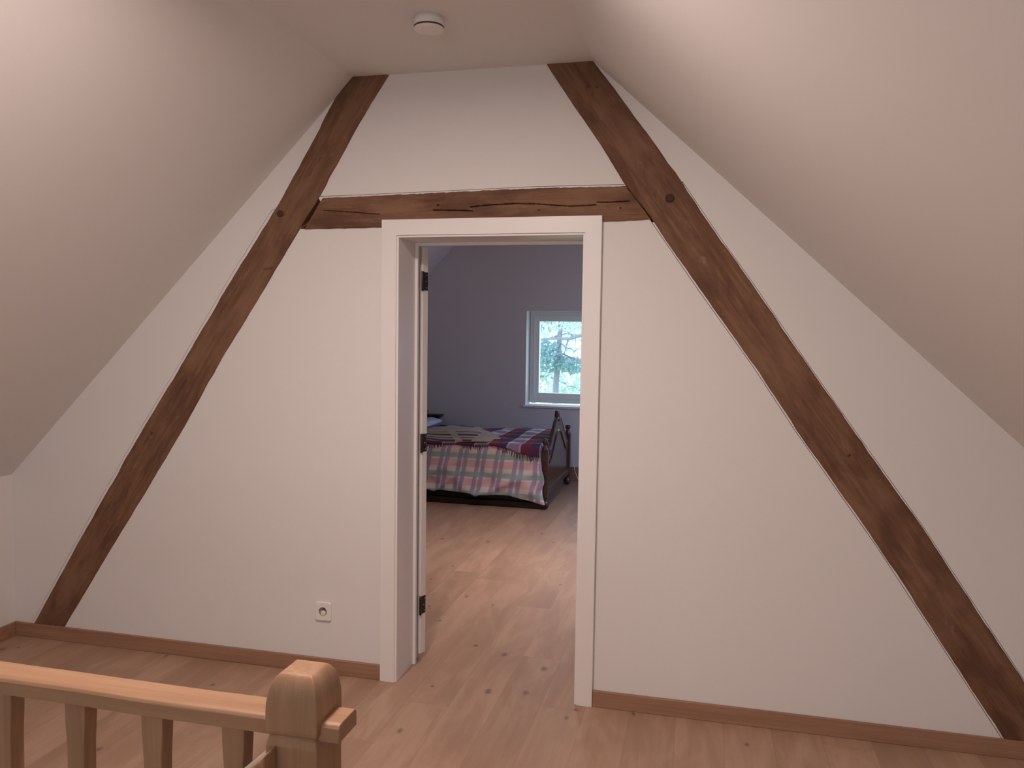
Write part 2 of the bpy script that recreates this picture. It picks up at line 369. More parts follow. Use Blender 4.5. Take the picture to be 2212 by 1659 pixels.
# ------------------------------------------------------------------ timbers
def seg_dist(P, a, b):
    a = np.array(a); b = np.array(b); ab = b-a
    t = np.clip(((P-a)@ab)/(ab@ab), 0, 1); return np.hypot(*(P-(a+t[:, None]*ab)).T), t
def resample(poly, n):
    p = np.array(poly, float); s = np.r_[0, np.cumsum(np.hypot(*np.diff(p, axis=0).T))]; s /= s[-1]
    u = np.linspace(0, 1, n); return np.c_[np.interp(u, s, p[:, 0]), np.interp(u, s, p[:, 1])]
def vnoise(rs, n, scale):
    k = max(2, int(n/scale)+2); v = rs.uniform(-1, 1, k); x = np.linspace(0, k-1.001, n); i = x.astype(int); f = x-i; f = f*f*(3-2*f)
    return v[i]*(1-f)+v[np.minimum(i+1, k-1)]*f
def timber(name, A, B, nu, nv, cracks, holes, seed, proud=.006, edge=.0022, matched=False):
    """face grid between edge polylines A and B (x,z); cracks (points, width, depth), holes (x,z,r,depth)"""
    rs = np.random.RandomState(seed)
    a = resample(A, nu); b = resample(B, nu)
    na = vnoise(rs, nu, 9)*edge+vnoise(rs, nu, 3)*edge*.25; nb = vnoise(rs, nu, 14)*edge+vnoise(rs, nu, 3)*edge*.25
    d = b-a; dn = d/np.hypot(*d.T)[:, None]
    a = a-dn*(.0042+na[:, None]); b = b+dn*(.0042+nb[:, None])
    v = np.linspace(0, 1, nv)
    P = a[:, None, :]*(1-v)[None, :, None]+b[:, None, :]*v[None, :, None]
    Q = P.reshape(-1, 2)
    depth = np.full(len(Q), -proud)
    # worn rounding along both edges and hewn undulation
    V = np.tile(v, nu); e = np.minimum(V, 1-V)
    depth += np.clip(1-e/.06, 0, 1)**2*.004
    und = np.zeros((nu, nv))
    for k in range(5):
        und += np.outer(vnoise(rs, nu, 24), vnoise(rs, nv, max(3, nv/3)))*.0011
    depth += und.reshape(-1)
    for pts, wd, dp in cracks:
        best = np.full(len(Q), 9.); wob = (vnoise(rs, nu, 5)*.002).repeat(nv)
        lens = 0
        for p, q in zip(pts, pts[1:]):
            ds, t = seg_dist(Q, p, q); best = np.minimum(best, ds)
        depth += np.clip(1-np.abs(best+wob*.35)/wd, 0, 1)**.45*dp*1.3
    for hx, hz, r, dp in holes:
        dd = np.hypot(Q[:, 0]-hx, Q[:, 1]-hz); depth += (dd < r)*dp
    m = MB()
    vs = [(Q[i, 0], depth[i], Q[i, 1]) for i in range(len(Q))]
    fs = [(i*nv+j, i*nv+j+1, (i+1)*nv+j+1, (i+1)*nv+j) for i in range(nu-1) for j in range(nv-1)]
    m.add(vs, fs, True)
    # sides and back
    back = .068
    base = len(vs)
    ring = [i*nv for i in range(nu)]+[(nu-1)*nv+j for j in range(1, nv)]+[i*nv+nv-1 for i in range(nu-2, -1, -1)]+[j for j in range(nv-2, 0, -1)]
    bv = [(vs[i][0], back, vs[i][2]) for i in ring]
    n0 = len(m.v); m.v += bv
    for k in range(len(ring)):
        k2 = (k+1) % len(ring); m.f.append((ring[k], ring[k2], n0+k2, n0+k)); m.sm.append(False)
    o = m.build(name, M_BEAM)
    uvl = o.data.uv_layers.new(name='UVMap')
    L = float(np.hypot(*(a[-1]-a[0]))); Wd = float(np.mean(np.hypot(*(b-a).T)))
    co = np.empty(len(o.data.vertices)*3); o.data.vertices.foreach_get('co', co); co = co.reshape(-1, 3)
    ax = (a[-1]-a[0])/L; px = np.array([-ax[1], ax[0]])
    U = (co[:, [0, 2]]-a[0])@ax; Vv = (co[:, [0, 2]]-a[0])@px+co[:, 1]*.7
    idx = np.empty(len(o.data.loops), dtype=np.int32); o.data.loops.foreach_get('vertex_index', idx)
    uvl.data.foreach_set('uv', np.c_[U[idx]+seed, Vv[idx]+seed*.37].astype(np.float32).ravel())
    return o
def peg(parent, x, z, r):
    m = MB(); m.lathe([(r*1.0, .01), (r*1.0, -.0075), (r*.8, -.010)], (x, 0, z), 16, 'y'); return m.build('peg', M_PEG, parent)
M_PEG = wood('peg_wood', [(.3, (.03, .015, .011)), (.7, (.075, .038, .026))], sc=(40, 40, 40), k=2, rough=.8, bump=.3)
o = timber('timber_beam', LO, LI, 620, 30,
    [([(-1.0077, 1.3495), (-1.0855, 1.2445), (-1.1407, 1.1615)], .0035, .012), ([(-.5475, 1.8804), (-.5903, 1.8742)], .003, .01),
     ([(-.6146, 1.7954), (-.6512, 1.7096), (-.6879, 1.6447)], .0025, .004), ([(-.40, 2.28), (-.46, 2.17), (-.52, 2.05)], .0025, .004), ([(-1.20, 1.09), (-1.24, 1.03)], .004, .008)],
    [(-.2075, 2.6262, .005, .012)], 3)
tag(o, 'old brown rafter sloping down the white wall left of the doorway', 'beam', kind='thing')
peg(o, -.5016, 2.1286, .0165)
o = timber('timber_beam', RO, RI, 620, 34,
    [([(1.21, 2.12), (1.26, 2.03)], .0025, .004), ([(1.92, 1.19), (2.05, 1.0)], .0022, .003), ([(2.30, .66), (2.44, .44)], .003, .004)],
    [(.9023, 2.6198, .0045, .012), (.9388, 2.6177, .005, .012), (.9222, 2.585, .004, .008), (1.9672, 1.1356, .004, .012), (.873, 2.60, .0035, .008)], 11)
tag(o, 'old brown rafter sloping down the white wall right of the doorway', 'beam', kind='thing')
peg(o, 1.2471, 2.1543, .0185)
o = timber('collar_beam', CT, CB, 900, 96,
    [([(-.2865, 2.1387), (-.1958, 2.1327), (-.0617, 2.1196), (-.0131, 2.1166)], .0020, .012),
     ([(.2357, 2.1295), (.3687, 2.1247), (.4146, 2.1217)], .0026, .018),
     ([(.404, 2.139), (.4929, 2.1455), (.5949, 2.1491), (.6956, 2.1448), (.8383, 2.1319), (.9453, 2.1352)], .0026, .020),
     ([(.9508, 2.1465), (1.0085, 2.1451), (1.0827, 2.1471)], .0024, .018),
     ([(-.3001, 2.199), (-.3437, 2.1337), (-.3985, 2.050)], .010, .05), ([(1.0796, 2.205), (1.135, 2.1365), (1.181, 2.0756)], .008, .05)],
    [(.2568, 2.149, .0062, .02), (.706, 2.1175, .004, .01), (1.0491, 2.1196, .004, .01)], 5, proud=.007, edge=.0014)
tag(o, 'horizontal cracked old timber between the two rafters above the doorway', 'beam', kind='thing')

# ------------------------------------------------------------------ doorway, lining and open leaf
door = struct(empty('door_1', (.4875, 0, 0)), 'white lined doorway with its leaf opened into the bedroom')
def dp(o): o.matrix_parent_inverse = Matrix.Translation((-.4875, 0, 0)); return o
AX0, AX1, AI0, AI1, AZ, AZI = 0.0, .9753, .069, .9063, 2.09, 2.021
m = MB()
m.prism([(AX0, 0), (AX0, AZ), (AX1, AZ), (AX1, 0), (AI1, 0), (AI1, AZI), (AI0, AZI), (AI0, 0)], XZ, -.020, 0.0)
dp(m.build('architrave', M_FRAME, door, .0015))
m = MB(); l0, l1, lz = .0785, .897, 2.012
m.box(.055, l0, -.012, BK+.0, 0, lz+.02); m.box(l1, .92, -.012, BK, 0, lz+.02); m.box(l0, l1, -.012, BK, lz, lz+.023)
dp(m.build('lining', M_FRAME, door, .0015))
m = MB(); sw = .014
m.box(l0, l0+sw, .192, .214, 0, lz-sw); m.box(l1-sw, l1, .192, .214, 0, lz-sw); m.box(l0, l1, .192, .214, lz-sw, lz)
dp(m.build('door_stop', M_FRAME, door, .002))
m = MB()
m.prism([(AX0, 0), (AX0, AZ), (AX1, AZ), (AX1, 0), (AI1, 0), (AI1, AZI), (AI0, AZI), (AI0, 0)], XZ, BK, BK+.016)
dp(m.build('architrave', M_FRAME, door, .0015))
# leaf, hinged at the left, swung far round into the bedroom
hx, hy = .0985, BK+.026; th = math.radians(160); dw, dt = .80, .040
leaf = MB(); leaf.box(0, dw, -dt, 0, .032, 2.0)
lf = leaf.build('leaf', M_FRAME, door, .003)
lf.matrix_parent_inverse = Matrix.Translation((-.4875, 0, 0))
M_leaf = Matrix.Translation((hx, hy, 0)) @ Matrix.Rotation(th, 4, 'Z')
lf.matrix_basis = M_leaf
for hz in (1.838, 1.067, .274):
    h = MB()
    # plate on the hinge edge of the leaf, knuckle and fixed plate on the lining
    h.prism([(-.035, hz-.043), (-.035, hz+.043), (-.006, hz+.043), (-.006, hz-.043)], lambda p, q, d: (d, p, q), -.0025, .001)
    h.lathe([(.0062, -.046), (.0062, .046)], (-.004, .006, hz), 14, 'z')
    ho = h.build('hinge', M_BLACK, lf, .0008)
    s = MB()
    for k in (-.03, 0, .03): s.lathe([(.0028, 0), (.0026, -.0012), (.001, -.0014)], (-.0026, -.026 if k else -.02, hz+k), 10, 'x')
    s.build('screw', M_STEEL, ho)

# ------------------------------------------------------------------ wall socket
so = empty('wall_socket', (-.2885, 0, .293)); tag(so, 'square white wall socket low on the wall beside the doorway', 'socket')
def cp(o, L): o.matrix_parent_inverse = Matrix.Translation((-L[0], -L[1], -L[2])); return o
sl = (-.2885, 0, .293)
m = MB(); cxs, czs = sl[0], sl[2]; n = 36; hw, hh, r = .0395, .044, .0205
# plate with round well
out = []
for k in range(n):
    a = 2*PI*k/n+PI/4; c, s_ = math.cos(a), math.sin(a); q = max(abs(c)/hw, abs(s_)/hh); out.append((c/q, s_/q))
vs = [(cxs+x, -.011, czs+z) for x, z in out]+[(cxs+r*math.cos(2*PI*k/n+PI/4), -.011, czs+r*math.sin(2*PI*k/n+PI/4)) for k in range(n)]+[(cxs+x, -.0005, czs+z) for x, z in out]
m.add(vs, [(k, (k+1) % n, n+(k+1) % n, n+k) for k in range(n)]+[(k, 2*n+k, 2*n+(k+1) % n, (k+1) % n) for k in range(n)])
cp(m.build('cover_plate', M_PLASTIC, so, .004, 3), sl)
m = MB(); m.lathe([(.0206, -.0105), (.0196, -.0005)], (cxs, 0, czs), 36, 'y', close=False)
m.lathe([(.0198, -.0006), (.0001, -.0008)], (cxs, 0, czs), 36, 'y', close=False)
cp(m.build('socket_well', plain('socket_grey', (.42, .34, .32), .5), so), sl)
m = MB(); m.lathe([(.0125, -.0008), (.0125, -.0085), (.010, -.0098)], (cxs, 0, czs-.009), 24, 'y')
cp(m.build('shutter', M_CREAM, so), sl)
m = MB()
for dx in (-.0035, .0045): m.lathe([(.0024, -.0005), (.0024, -.003)], (cxs+dx, 0, czs+.0065), 10, 'y')
cp(m.build('contact_hole', M_GREY, so), sl)
m = MB(); m.lathe([(.0024, -.0005), (.0024, -.010), (.001, -.011)], (cxs+.004, 0, czs+.014), 10, 'y')
cp(m.build('earth_pin', M_GREY, so), sl)

# ------------------------------------------------------------------ smoke detector
dl = (.409, -.565, HC)
de = empty('smoke_detector', dl); tag(de, 'round white smoke detector with a dark slot on the ceiling', 'smoke detector')
m = MB(); m.lathe([(.050, 0), (.050, -.004), (.0535, -.008), (.0545, -.030), (.052, -.0315)], dl, 48); cp(m.build('base', M_PLASTIC, de), dl)
m = MB(); m.lathe([(.0540, -.0312), (.0543, -.0362)], dl, 48); cp(m.build('air_slot', M_GREY, de), dl)
m = MB(); m.lathe([(.052, -.0355), (.0545, -.0370), (.0535, -.043), (.049, -.0465), (.03, -.048), (.001, -.0482)], dl, 48); cp(m.build('cover', M_PLASTIC, de), dl)

# ------------------------------------------------------------------ balustrade
bl = (.757, -2.145, 0)
ba = empty('balustrade', bl); tag(ba, 'light oak balustrade with flat balusters guarding the stairwell', 'balustrade')
RZ0, RZ1, RY0, RY1 = .926, .957, -2.177, -2.109
rs = np.random.RandomState(4)
m = MB(); nx_ = 90; xs = np.linspace(XKL+.002, .840, nx_)
w1 = vnoise(rs, nx_, 6)*.0022; w2 = vnoise(rs, nx_, 5)*.0018; w3 = vnoise(rs, nx_, 9)*.0015
prof = lambda a, b, c: [(RY0-.001+a, RZ0), (RY0+a, RZ1-.007), (RY0+.003+a, RZ1-.002+c), (RY0+.009+a, RZ1+c), (RY1-.008+b, RZ1+c), (RY1-.002+b, RZ1-.003+c), (RY1+b, RZ1-.009), (RY1+b, RZ0)]
vs = []
for i, x in enumerate(xs): vs += [(x, p[0], p[1]) for p in prof(w1[i]*(1 if i < nx_-8 else .2), w2[i]*(1 if i < nx_-8 else .2), w3[i]*.6)]
k8 = 8
fs = [(i*k8+j, i*k8+(j+1) % k8, (i+1)*k8+(j+1) % k8, (i+1)*k8+j) for i in range(nx_-1) for j in range(k8)]+[tuple(range(7, -1, -1)), tuple((nx_-1)*k8+j for j in range(k8))]
m.add(vs, fs, False)
cp(m.build('handrail', M_OAKX, ba, .0015), bl)
# bottom rail and flat balusters
m = MB(); m.box(XKL+.002, .712, -2.175, -2.11, .06, .095); cp(m.build('bottom_rail', M_OAKX, ba, .003), bl)
def baluster(x):
    m = MB(); ys = (-2.162, -2.130); H = [(.095, .0215), (.14, .0215), (.26, .017), (.42, .0215), (.51, .0225), (.62, .0205), (.76, .0175), (.84, .0185), (.89, .0215), (.926, .0222)]
    n = len(H); pts = []
    for z, hw in H: pts += [(x-hw, ys[0], z), (x+hw, ys[0], z), (x+hw, ys[1], z), (x-hw, ys[1], z)]
    fs = [(i*4+j, i*4+(j+1) % 4, i*4+4+(j+1) % 4, i*4+4+j) for i in range(n-1) for j in range(4)]+[(3, 2, 1, 0), tuple(n*4-4+j for j in range(4))]
    m.add(pts, fs); return cp(m.build('baluster', M_OAKZ, ba, .0025), bl)
x = .635
while x > XKL+.1: baluster(x); x -= .1605
# newel post with a chamfered cap block
m = MB(); hx_ = .0465; cx_, cy_ = .7605, -2.1445
def sq(h, z, cx=cx_, cy=cy_): return [(cx-h, cy-h, z), (cx+h, cy-h, z), (cx+h, cy+h, z), (cx-h, cy+h, z)]
def stack(m, rings):
    vs = []
    for h, z in rings: vs += sq(h, z)
    n = len(rings)
    m.add(vs, [(i*4+j, i*4+(j+1) % 4, i*4+4+(j+1) % 4, i*4+4+j) for i in range(n-1) for j in range(4)]+[(3, 2, 1, 0), tuple(n*4-4+j for j in range(4))])
stack(m, [(.0465, -.24), (.0465, .915), (.043, .928), (.0395, .9335)])
post = cp(m.build('newel_post', M_OAKZ, ba, .003, 3), bl)
m = MB(); stack(m, [(.041, .9315), (.0455, .9365), (.0465, .943)]+[(.0255+.021*math.cos(k/18*PI/2)**1.1, .970+.062*math.sin(k/18*PI/2)) for k in range(0, 18)]+[(.0235, 1.0325)])
cap = m.build('newel_cap', M_OAKZ, post, .0018, 2)
# handrail of the flight, descending from the post
m = MB(); a = math.radians(42); dx, dz = -math.cos(a), -math.sin(a); L = 2.3
p0 = (.735, .918)
prof = [(-2.232, 0), (-2.232, -.05), (-2.19, -.05), (-2.19, 0)]
vs = [(p0[0], y, p0[1]+z) for y, z in prof]+[(p0[0]+dx*L, y, p0[1]+dz*L+z) for y, z in prof]
m.add(vs, [(0, 1, 2, 3), (7, 6, 5, 4)]+[(j, j+4, (j+1) % 4+4, (j+1) % 4) for j in range(4)])
cp(m.build('stair_handrail', M_OAKX, ba, .004), bl)

# thin white strip running down just behind the flight handrail
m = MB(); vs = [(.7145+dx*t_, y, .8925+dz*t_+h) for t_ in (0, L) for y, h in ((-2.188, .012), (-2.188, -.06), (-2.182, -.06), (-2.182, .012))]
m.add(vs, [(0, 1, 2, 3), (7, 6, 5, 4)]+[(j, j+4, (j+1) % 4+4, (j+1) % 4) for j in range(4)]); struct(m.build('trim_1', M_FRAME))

# ------------------------------------------------------------------ bedroom window
wn = struct(empty('window_1', (-.04, YF+.1, WZ0)), 'white framed bedroom window with garden trees behind')
wl = (-.04, YF+.1, WZ0)
def ring(m, x0, x1, z0, z1, w, y0, y1, wt=None, wb=None):
    wt = wt or w; wb = wb or w
    m.box(x0, x0+w, y0, y1, z0, z1); m.box(x1-w, x1, y0, y1, z0, z1); m.box(x0+w, x1-w, y0, y1, z1-wt, z1); m.box(x0+w, x1-w, y0, y1, z0, z0+wb)
m = MB(); YW = YF+.17
# white plaster reveal lining the opening
rv = .006
m.box(WX0, WX0+rv, YF-.001, YF+WT, WZ0, WZ1); m.box(WX1-rv, WX1, YF-.001, YF+WT, WZ0, WZ1); m.box(WX0, WX1, YF-.001, YF+WT, WZ1-rv, WZ1)
cp(m.build('reveal', M_WALL, wn), wl)
m = MB(); ring(m, WX0+.012, WX1-.012, WZ0+.02, WZ1-.008, .06, YW, YW+.07)
fr = cp(m.build('window_frame', M_FRAME, wn, .004), wl)
m = MB(); ring(m, WX0+.06, WX1-.06, WZ0+.07, WZ1-.055, .062, YW-.018, YW+.05)
cp(m.build('sash', M_FRAME, wn, .005), wl)
tg = NT('window_glass', 0.0, .5)
gl = tg.node('ShaderNodeBsdfGlossy', inp={'Roughness': .02}); tr = tg.node('ShaderNodeBsdfTransparent', inp={0: (.96, .98, .98, 1)})
mx = tg.node('ShaderNodeMixShader', inp={0: .06, 1: tr.outputs[0], 2: gl.outputs[0]})
tg.t.links.new(mx.outputs[0], tg.n['Material Output'].inputs[0]); M_GLASS = tg.m
m = MB(); m.box(WX0+.115, WX1-.115, YW+.012, YW+.018, WZ0+.125, WZ1-.11); cp(m.build('pane', M_GLASS, wn), wl)
m = MB(); m.box(WX0-.02, WX1+.02, YF-.022, YF+.17, WZ0-.022, WZ0+.002); cp(m.build('window_sill', M_FRAME, wn, .004), wl)


# flush round ceiling lamps; the bedroom one is added for its light
t = NT('lit_diffuser'); t.b.inputs['Emission Color'].default_value = (*WARM, 1); t.b.inputs['Emission Strength'].default_value = 3; M_DIFF = t.col((.9, .88, .85))
for LP, tx in ((LAMP, 'flat round white ceiling lamp just above the doorway side of the landing'), (FILL_LAMP, 'added flat round white ceiling lamp, out of view inside the bedroom')):
    ll = (LP[0], LP[1], HC)
    cl = empty('ceiling_lamp', ll); tag(cl, tx, 'lamp', 'round ceiling lamps')
    m = MB(); m.lathe([(.165, 0), (.165, -.03), (.158, -.036)], ll, 40); cp(m.build('base', M_FRAME, cl), ll)
    m = MB(); m.lathe([(.156, -.034), (.155, -.044), (.001, -.048)], ll, 40); cp(m.build('diffuser', M_DIFF, cl), ll)
def added_roof_window(name, xa, za, xb, zb, t0, t1, ya, yb, label):
    nx, nz = (zb-za), -(xb-xa); L = math.hypot(nx, nz); nx /= L; nz /= L
    if nz < 0: nx, nz = -nx, -nz
    P = lambda t, y, d: (xa+(xb-xa)*t+nx*d, y, za+(zb-za)*t+nz*d)
    e = struct(empty(name, P((t0+t1)/2, (ya+yb)/2, 0)), label); l = tuple(e.location)
    m = MB(); ww = .07/math.hypot(xb-xa, zb-za); wy = .07
    def bar(a, b, c, d):
        pts = [P(a, c, .05), P(b, c, .05), P(b, d, .05), P(a, d, .05), P(a, c, .12), P(b, c, .12), P(b, d, .12), P(a, d, .12)]
        m.add(pts, [(0, 3, 2, 1), (4, 5, 6, 7), (0, 1, 5, 4), (1, 2, 6, 5), (2, 3, 7, 6), (3, 0, 4, 7)])
    bar(t0, t1, ya, ya+wy); bar(t0, t1, yb-wy, yb); bar(t0, t0+ww, ya, yb); bar(t1-ww, t1, ya, yb)
    cp(m.build('window_frame', M_OAKX, e), l)
    m = MB(); m.add([P(t0, ya, .10), P(t1, ya, .10), P(t1, yb, .10), P(t0, yb, .10)], [(0, 1, 2, 3)]); cp(m.build('pane', M_GLASS, e), l)
added_roof_window('window_2', XR0, HC, XKR, ZK, .46, .86, 3.45, 4.45, 'added, unseen roof window in the right slope of the bedroom')  # unseen window, added to carry the blue bedroom fill

w5 = struct(empty('window_3', (.45, YB-.08, gz0)), 'added, unseen gable window at the back of the landing')  # unseen window, added to carry the frontal fill light
m = MB(); ring(m, gx0, gx1, gz0, gz1, .07, YB-.14, YB-.08); m.box(.43, .47, YB-.14, YB-.08, gz0, gz1); cp(m.build('window_frame', M_FRAME, w5), (.45, YB-.08, gz0))
m = MB(); m.box(gx0+.05, gx1-.05, YB-.115, YB-.109, gz0+.05, gz1-.05); cp(m.build('pane', M_GLASS, w5), (.45, YB-.08, gz0))

# ------------------------------------------------------------------ bed
bdl = (.03, 4.36, 0)
bed = empty('bed', bdl); tag(bed, 'dark polished wooden bed with an arched footboard and turned posts', 'bed')
def bp_(o): return cp(o, bdl)
half = [(0, .775), (.08, .762), (.16, .727), (.24, .668), (.32, .610), (.40, .555), (.46, .505), (.52, .468), (.58, .455)]
arch = [(4.36-d, z) for d, z in reversed(half)]+[(4.36+d, z) for d, z in half[1:]]
m = MB(); m.prism([(3.775, .14)]+arch+[(4.945, .14)], YZ, .005, .032)
pan = bp_(m.build('footboard', M_MAHOG, bed, .003))
m = MB(); m.tube([(.0185, y, z+.006) for y, z in arch], .019, 10); m.build('arch_moulding', M_MAHOG, pan)
m = MB(); m.tube([(.034, 4.36+(y-4.36)*.80, (z-.45)*.78+.40) for y, z in arch], .010, 8); m.build('panel_moulding', M_MAHOG, pan)
m = MB(); m.box(-.002, .045, 3.775, 4.945, .115, .175); m.build('lower_rail', M_MAHOG, pan, .006)
m = MB(); m.lathe([(.030, -.03), (.034, -.012), (.030, .0), (.0235, .012), (.026, .022), (.023, .045), (.0195, .068), (.017, .074), (.001, .076)], (.0185, 4.33, .775), 16); bp_(m.build('finial', M_MAHOG, bed))
def scroll(m, y, z, s):
    pts = []
    for i in range(26):
        a = i/25*3.4*PI; r = .036*(1-i/30); pts.append((.036, y+s*r*math.cos(a), z+r*math.sin(a)))
    m.tube(pts, [.0095*(1-i/40) for i in range(26)], 7)
m = MB(); scroll(m, 3.80, .565, -1); scroll(m, 3.885, .50, 1); m.build('carved_scroll', M_MAHOG, pan)
def bpost(y, ball=True):
    m = MB(); m.box(-.012, .052, y-.034, y+.034, .10, .535)
    m.build('post', M_MAHOG, None, .006)
    o = bpy.context.scene.objects[-1] if False else C.collection.objects[-1]
    o.parent = bed; bp_(o)
    t = MB(); t.lathe([(.030, .53), (.033, .54), (.030, .552), (.022, .560), (.024, .568), (.018, .575), (.015, .585), (.024, .60), (.029, .615), (.024, .633), (.010, .642), (.001, .644)], (.02, y, 0), 18)
    f = t.build('turned_finial', M_MAHOG, o)
    t = MB(); t.lathe([(.022, .0), (.034, .012), (.038, .035), (.030, .062), (.018, .075), (.026, .09), (.034, .102)], (.02, y, 0), 18)
    t.build('bun_foot', M_MAHOG, o)
bpost(3.740); bpost(4.975)
m = MB(); m.prism([(-2.06, .0), (-2.06, .24), (.0, .24), (.0, .0)], XZ, 3.735, 3.765); bp_(m.build('side_rail', M_DARK, bed, .008))  # shade under the duvet is put into the near-black colour
m = MB(); m.prism([(-2.06, .0), (-2.06, .055), (.040, .055), (.054, .045), (.058, .028), (.052, .008), (.04, .0)], XZ, 3.692, 3.760); bp_(m.build('plinth', M_DARK, bed, .008))  # near-black colour stands for the duvet's shadow
m = MB(); m.box(-2.06, .0, 4.985, 5.01, .16, .30); bp_(m.build('side_rail', M_MAHOG, bed, .004))
# headboard, out of view behind the wall
harch = [(y, z*1.0+.35*(z-.455)/.32+.25) for y, z in arch]
m = MB(); m.prism([(3.775, .14)]+harch+[(4.945, .14)], YZ, -2.10, -2.065); bp_(m.build('headboard', M_MAHOG, bed, .003))
m = MB(); m.box(-2.06, -.0, 3.735, 4.975, .24, .53); bp_(m.build('mattress', plain('mattress_ticking', (.7, .68, .65), .8), bed, .05, 4))

def duvet_mat():
    t = NT('pastel_plaid_cotton', .85, .2); uv = t.node('ShaderNodeUVMap', uv_map='UVMap').outputs[0]
    u, v, _ = t.xyz(uv)
    fu = t.math('FRACT', t.math('DIVIDE', u, .176)); fv = t.math('FRACT', t.math('DIVIDE', v, .172))
    def band(f, a, b):
        s = t.math('MULTIPLY', t.node('ShaderNodeMapRange', inp={0: f, 1: a-.02, 2: a+.02, 3: 0.0, 4: 1.0}).outputs[0], t.node('ShaderNodeMapRange', inp={0: f, 1: b-.02, 2: b+.02, 3: 1.0, 4: 0.0}).outputs[0]); return s
    base = (.86, .82, .85)
    c = t.mix(t.math('MULTIPLY', band(fv, .52, .90), .68), base, (.80, .44, .47))
    c = t.mix(t.math('MULTIPLY', band(fv, .05, .15), .38), c, (.80, .72, .48))
    vv = t.math('MAXIMUM', band(fu, .06, .28), band(fu, .38, .60))
    c = t.mix(t.math('MULTIPLY', vv, .78), c, (.30, .28, .55))
    c = t.mix(t.math('MULTIPLY', band(fu, .31, .35), .35), c, (.86, .72, .52))
    c = t.mix(t.math('MULTIPLY', band(fv, .16, .42), .76), c, (.24, .47, .49))
    c = t.mix(t.math('MULTIPLY', t.noise(t.scale(uv, (60, 60, 1)), 3, 2), .14), c, (.9, .8, .78))
    t.bump(t.noise(uv, 700, 2), .1, .001)
    return t.col(c)
M_DUVET = duvet_mat()
def grid_mesh(name, fn, nu, nv, mat, parent, uvfn=None, thick=0, smooth=True, flip=False):
    vs = [fn(i/(nu-1), j/(nv-1)) for i in range(nu) for j in range(nv)]
    fs = [((i*nv+j, (i+1)*nv+j, (i+1)*nv+j+1, i*nv+j+1) if flip else (i*nv+j, i*nv+j+1, (i+1)*nv+j+1, (i+1)*nv+j)) for i in range(nu-1) for j in range(nv-1)]
    me = bpy.data.meshes.new(name); me.from_pydata(vs, [], fs); me.polygons.foreach_set('use_smooth', [smooth]*len(fs))
    if uvfn:
        l = me.uv_layers.new(name='UVMap')
        for lp in me.loops:
            i, j = divmod(lp.vertex_index, nv); l.data[lp.index].uv = uvfn(i/(nu-1), j/(nv-1))
    me.update(); o = newobj(name, me, mat, parent)
    if thick:
        s = o.modifiers.new('solid', 'SOLIDIFY'); s.thickness = thick; s.offset = -1
    return o
def lerp_pts(x, pts):
    for (a, za), (b, zb_) in zip(pts, pts[1:]):
        if x <= b: t = (x-a)/(b-a); t = max(0, min(1, t)); return za+(zb_-za)*t
    return pts[-1][1]
HEM = [(-2.1, .125), (-1.1, .128), (-.75, .120), (-.5, .112), (-.3, .115), (-.2, .092), (-.08, .062), (.0, .052), (.06, .066)]
TOPZ = .572
SIDEY = 3.672
def duvet(u, v):
    # v: 0 far edge .. .55 near shoulder .. 1 hem ; u: head .. foot
    x = -2.02+u*2.0
    if v < .5:
        t = v/.5; y = 5.005-t*(5.005-3.76); z = TOPZ+.012*math.sin(3*x+1)*math.sin(4*y)+.012*math.sin(t*PI)
        z -= max(0, 1-(t/.08))**2*.05
    elif v < .6:
        t = (v-.5)/.1; a = t*PI/2; y = 3.76-.085*math.sin(a); z = TOPZ-.045*(1-math.cos(a))
    else:
        t = (v-.6)/.4; hem = lerp_pts(x, HEM)
        z = (TOPZ-.045)*(1-t)+hem*t
        push = .014*t
        fold = (math.sin((x*7.5+z*9.0)*1.5+.6)*.016+math.sin((x*13-z*17)+1.2)*.011+math.sin(x*31+z*30)*.006)*t**1.1
        ridge = (max(0, math.sin((x*2.2-z*4.4)*3.3+1.0))**5*.050+max(0, math.sin((x*2.9-z*4.0)*5.1+.2))**6*.028*(.6+.4*math.sin(x*5)))*max(0, t-.25)**.8*1.3
        y = SIDEY-push-fold-ridge
        # flare over the post at the foot end
        f = max(0, (x+.34)/.32); x += f*(.045*min(1, t*1.8)+.012*math.sin(z*26)*t); y -= .014*f*t
    return (x, y, z)
def duv_uv(u, v):
    x = -2.02+u*2.0; p = duvet(u, v); sh = -.16*(TOPZ-p[2]) if v > .6 else 0
    arc = (5.0-p[1]) if v < .55 else 1.28+(TOPZ-p[2])
    return (x-sh+.075, arc+.038)
dv = grid_mesh('duvet', duvet, 170, 110, M_DUVET, None, duv_uv, .022)
tag(dv, 'pastel pink and green plaid duvet hanging over the bed side', 'duvet')

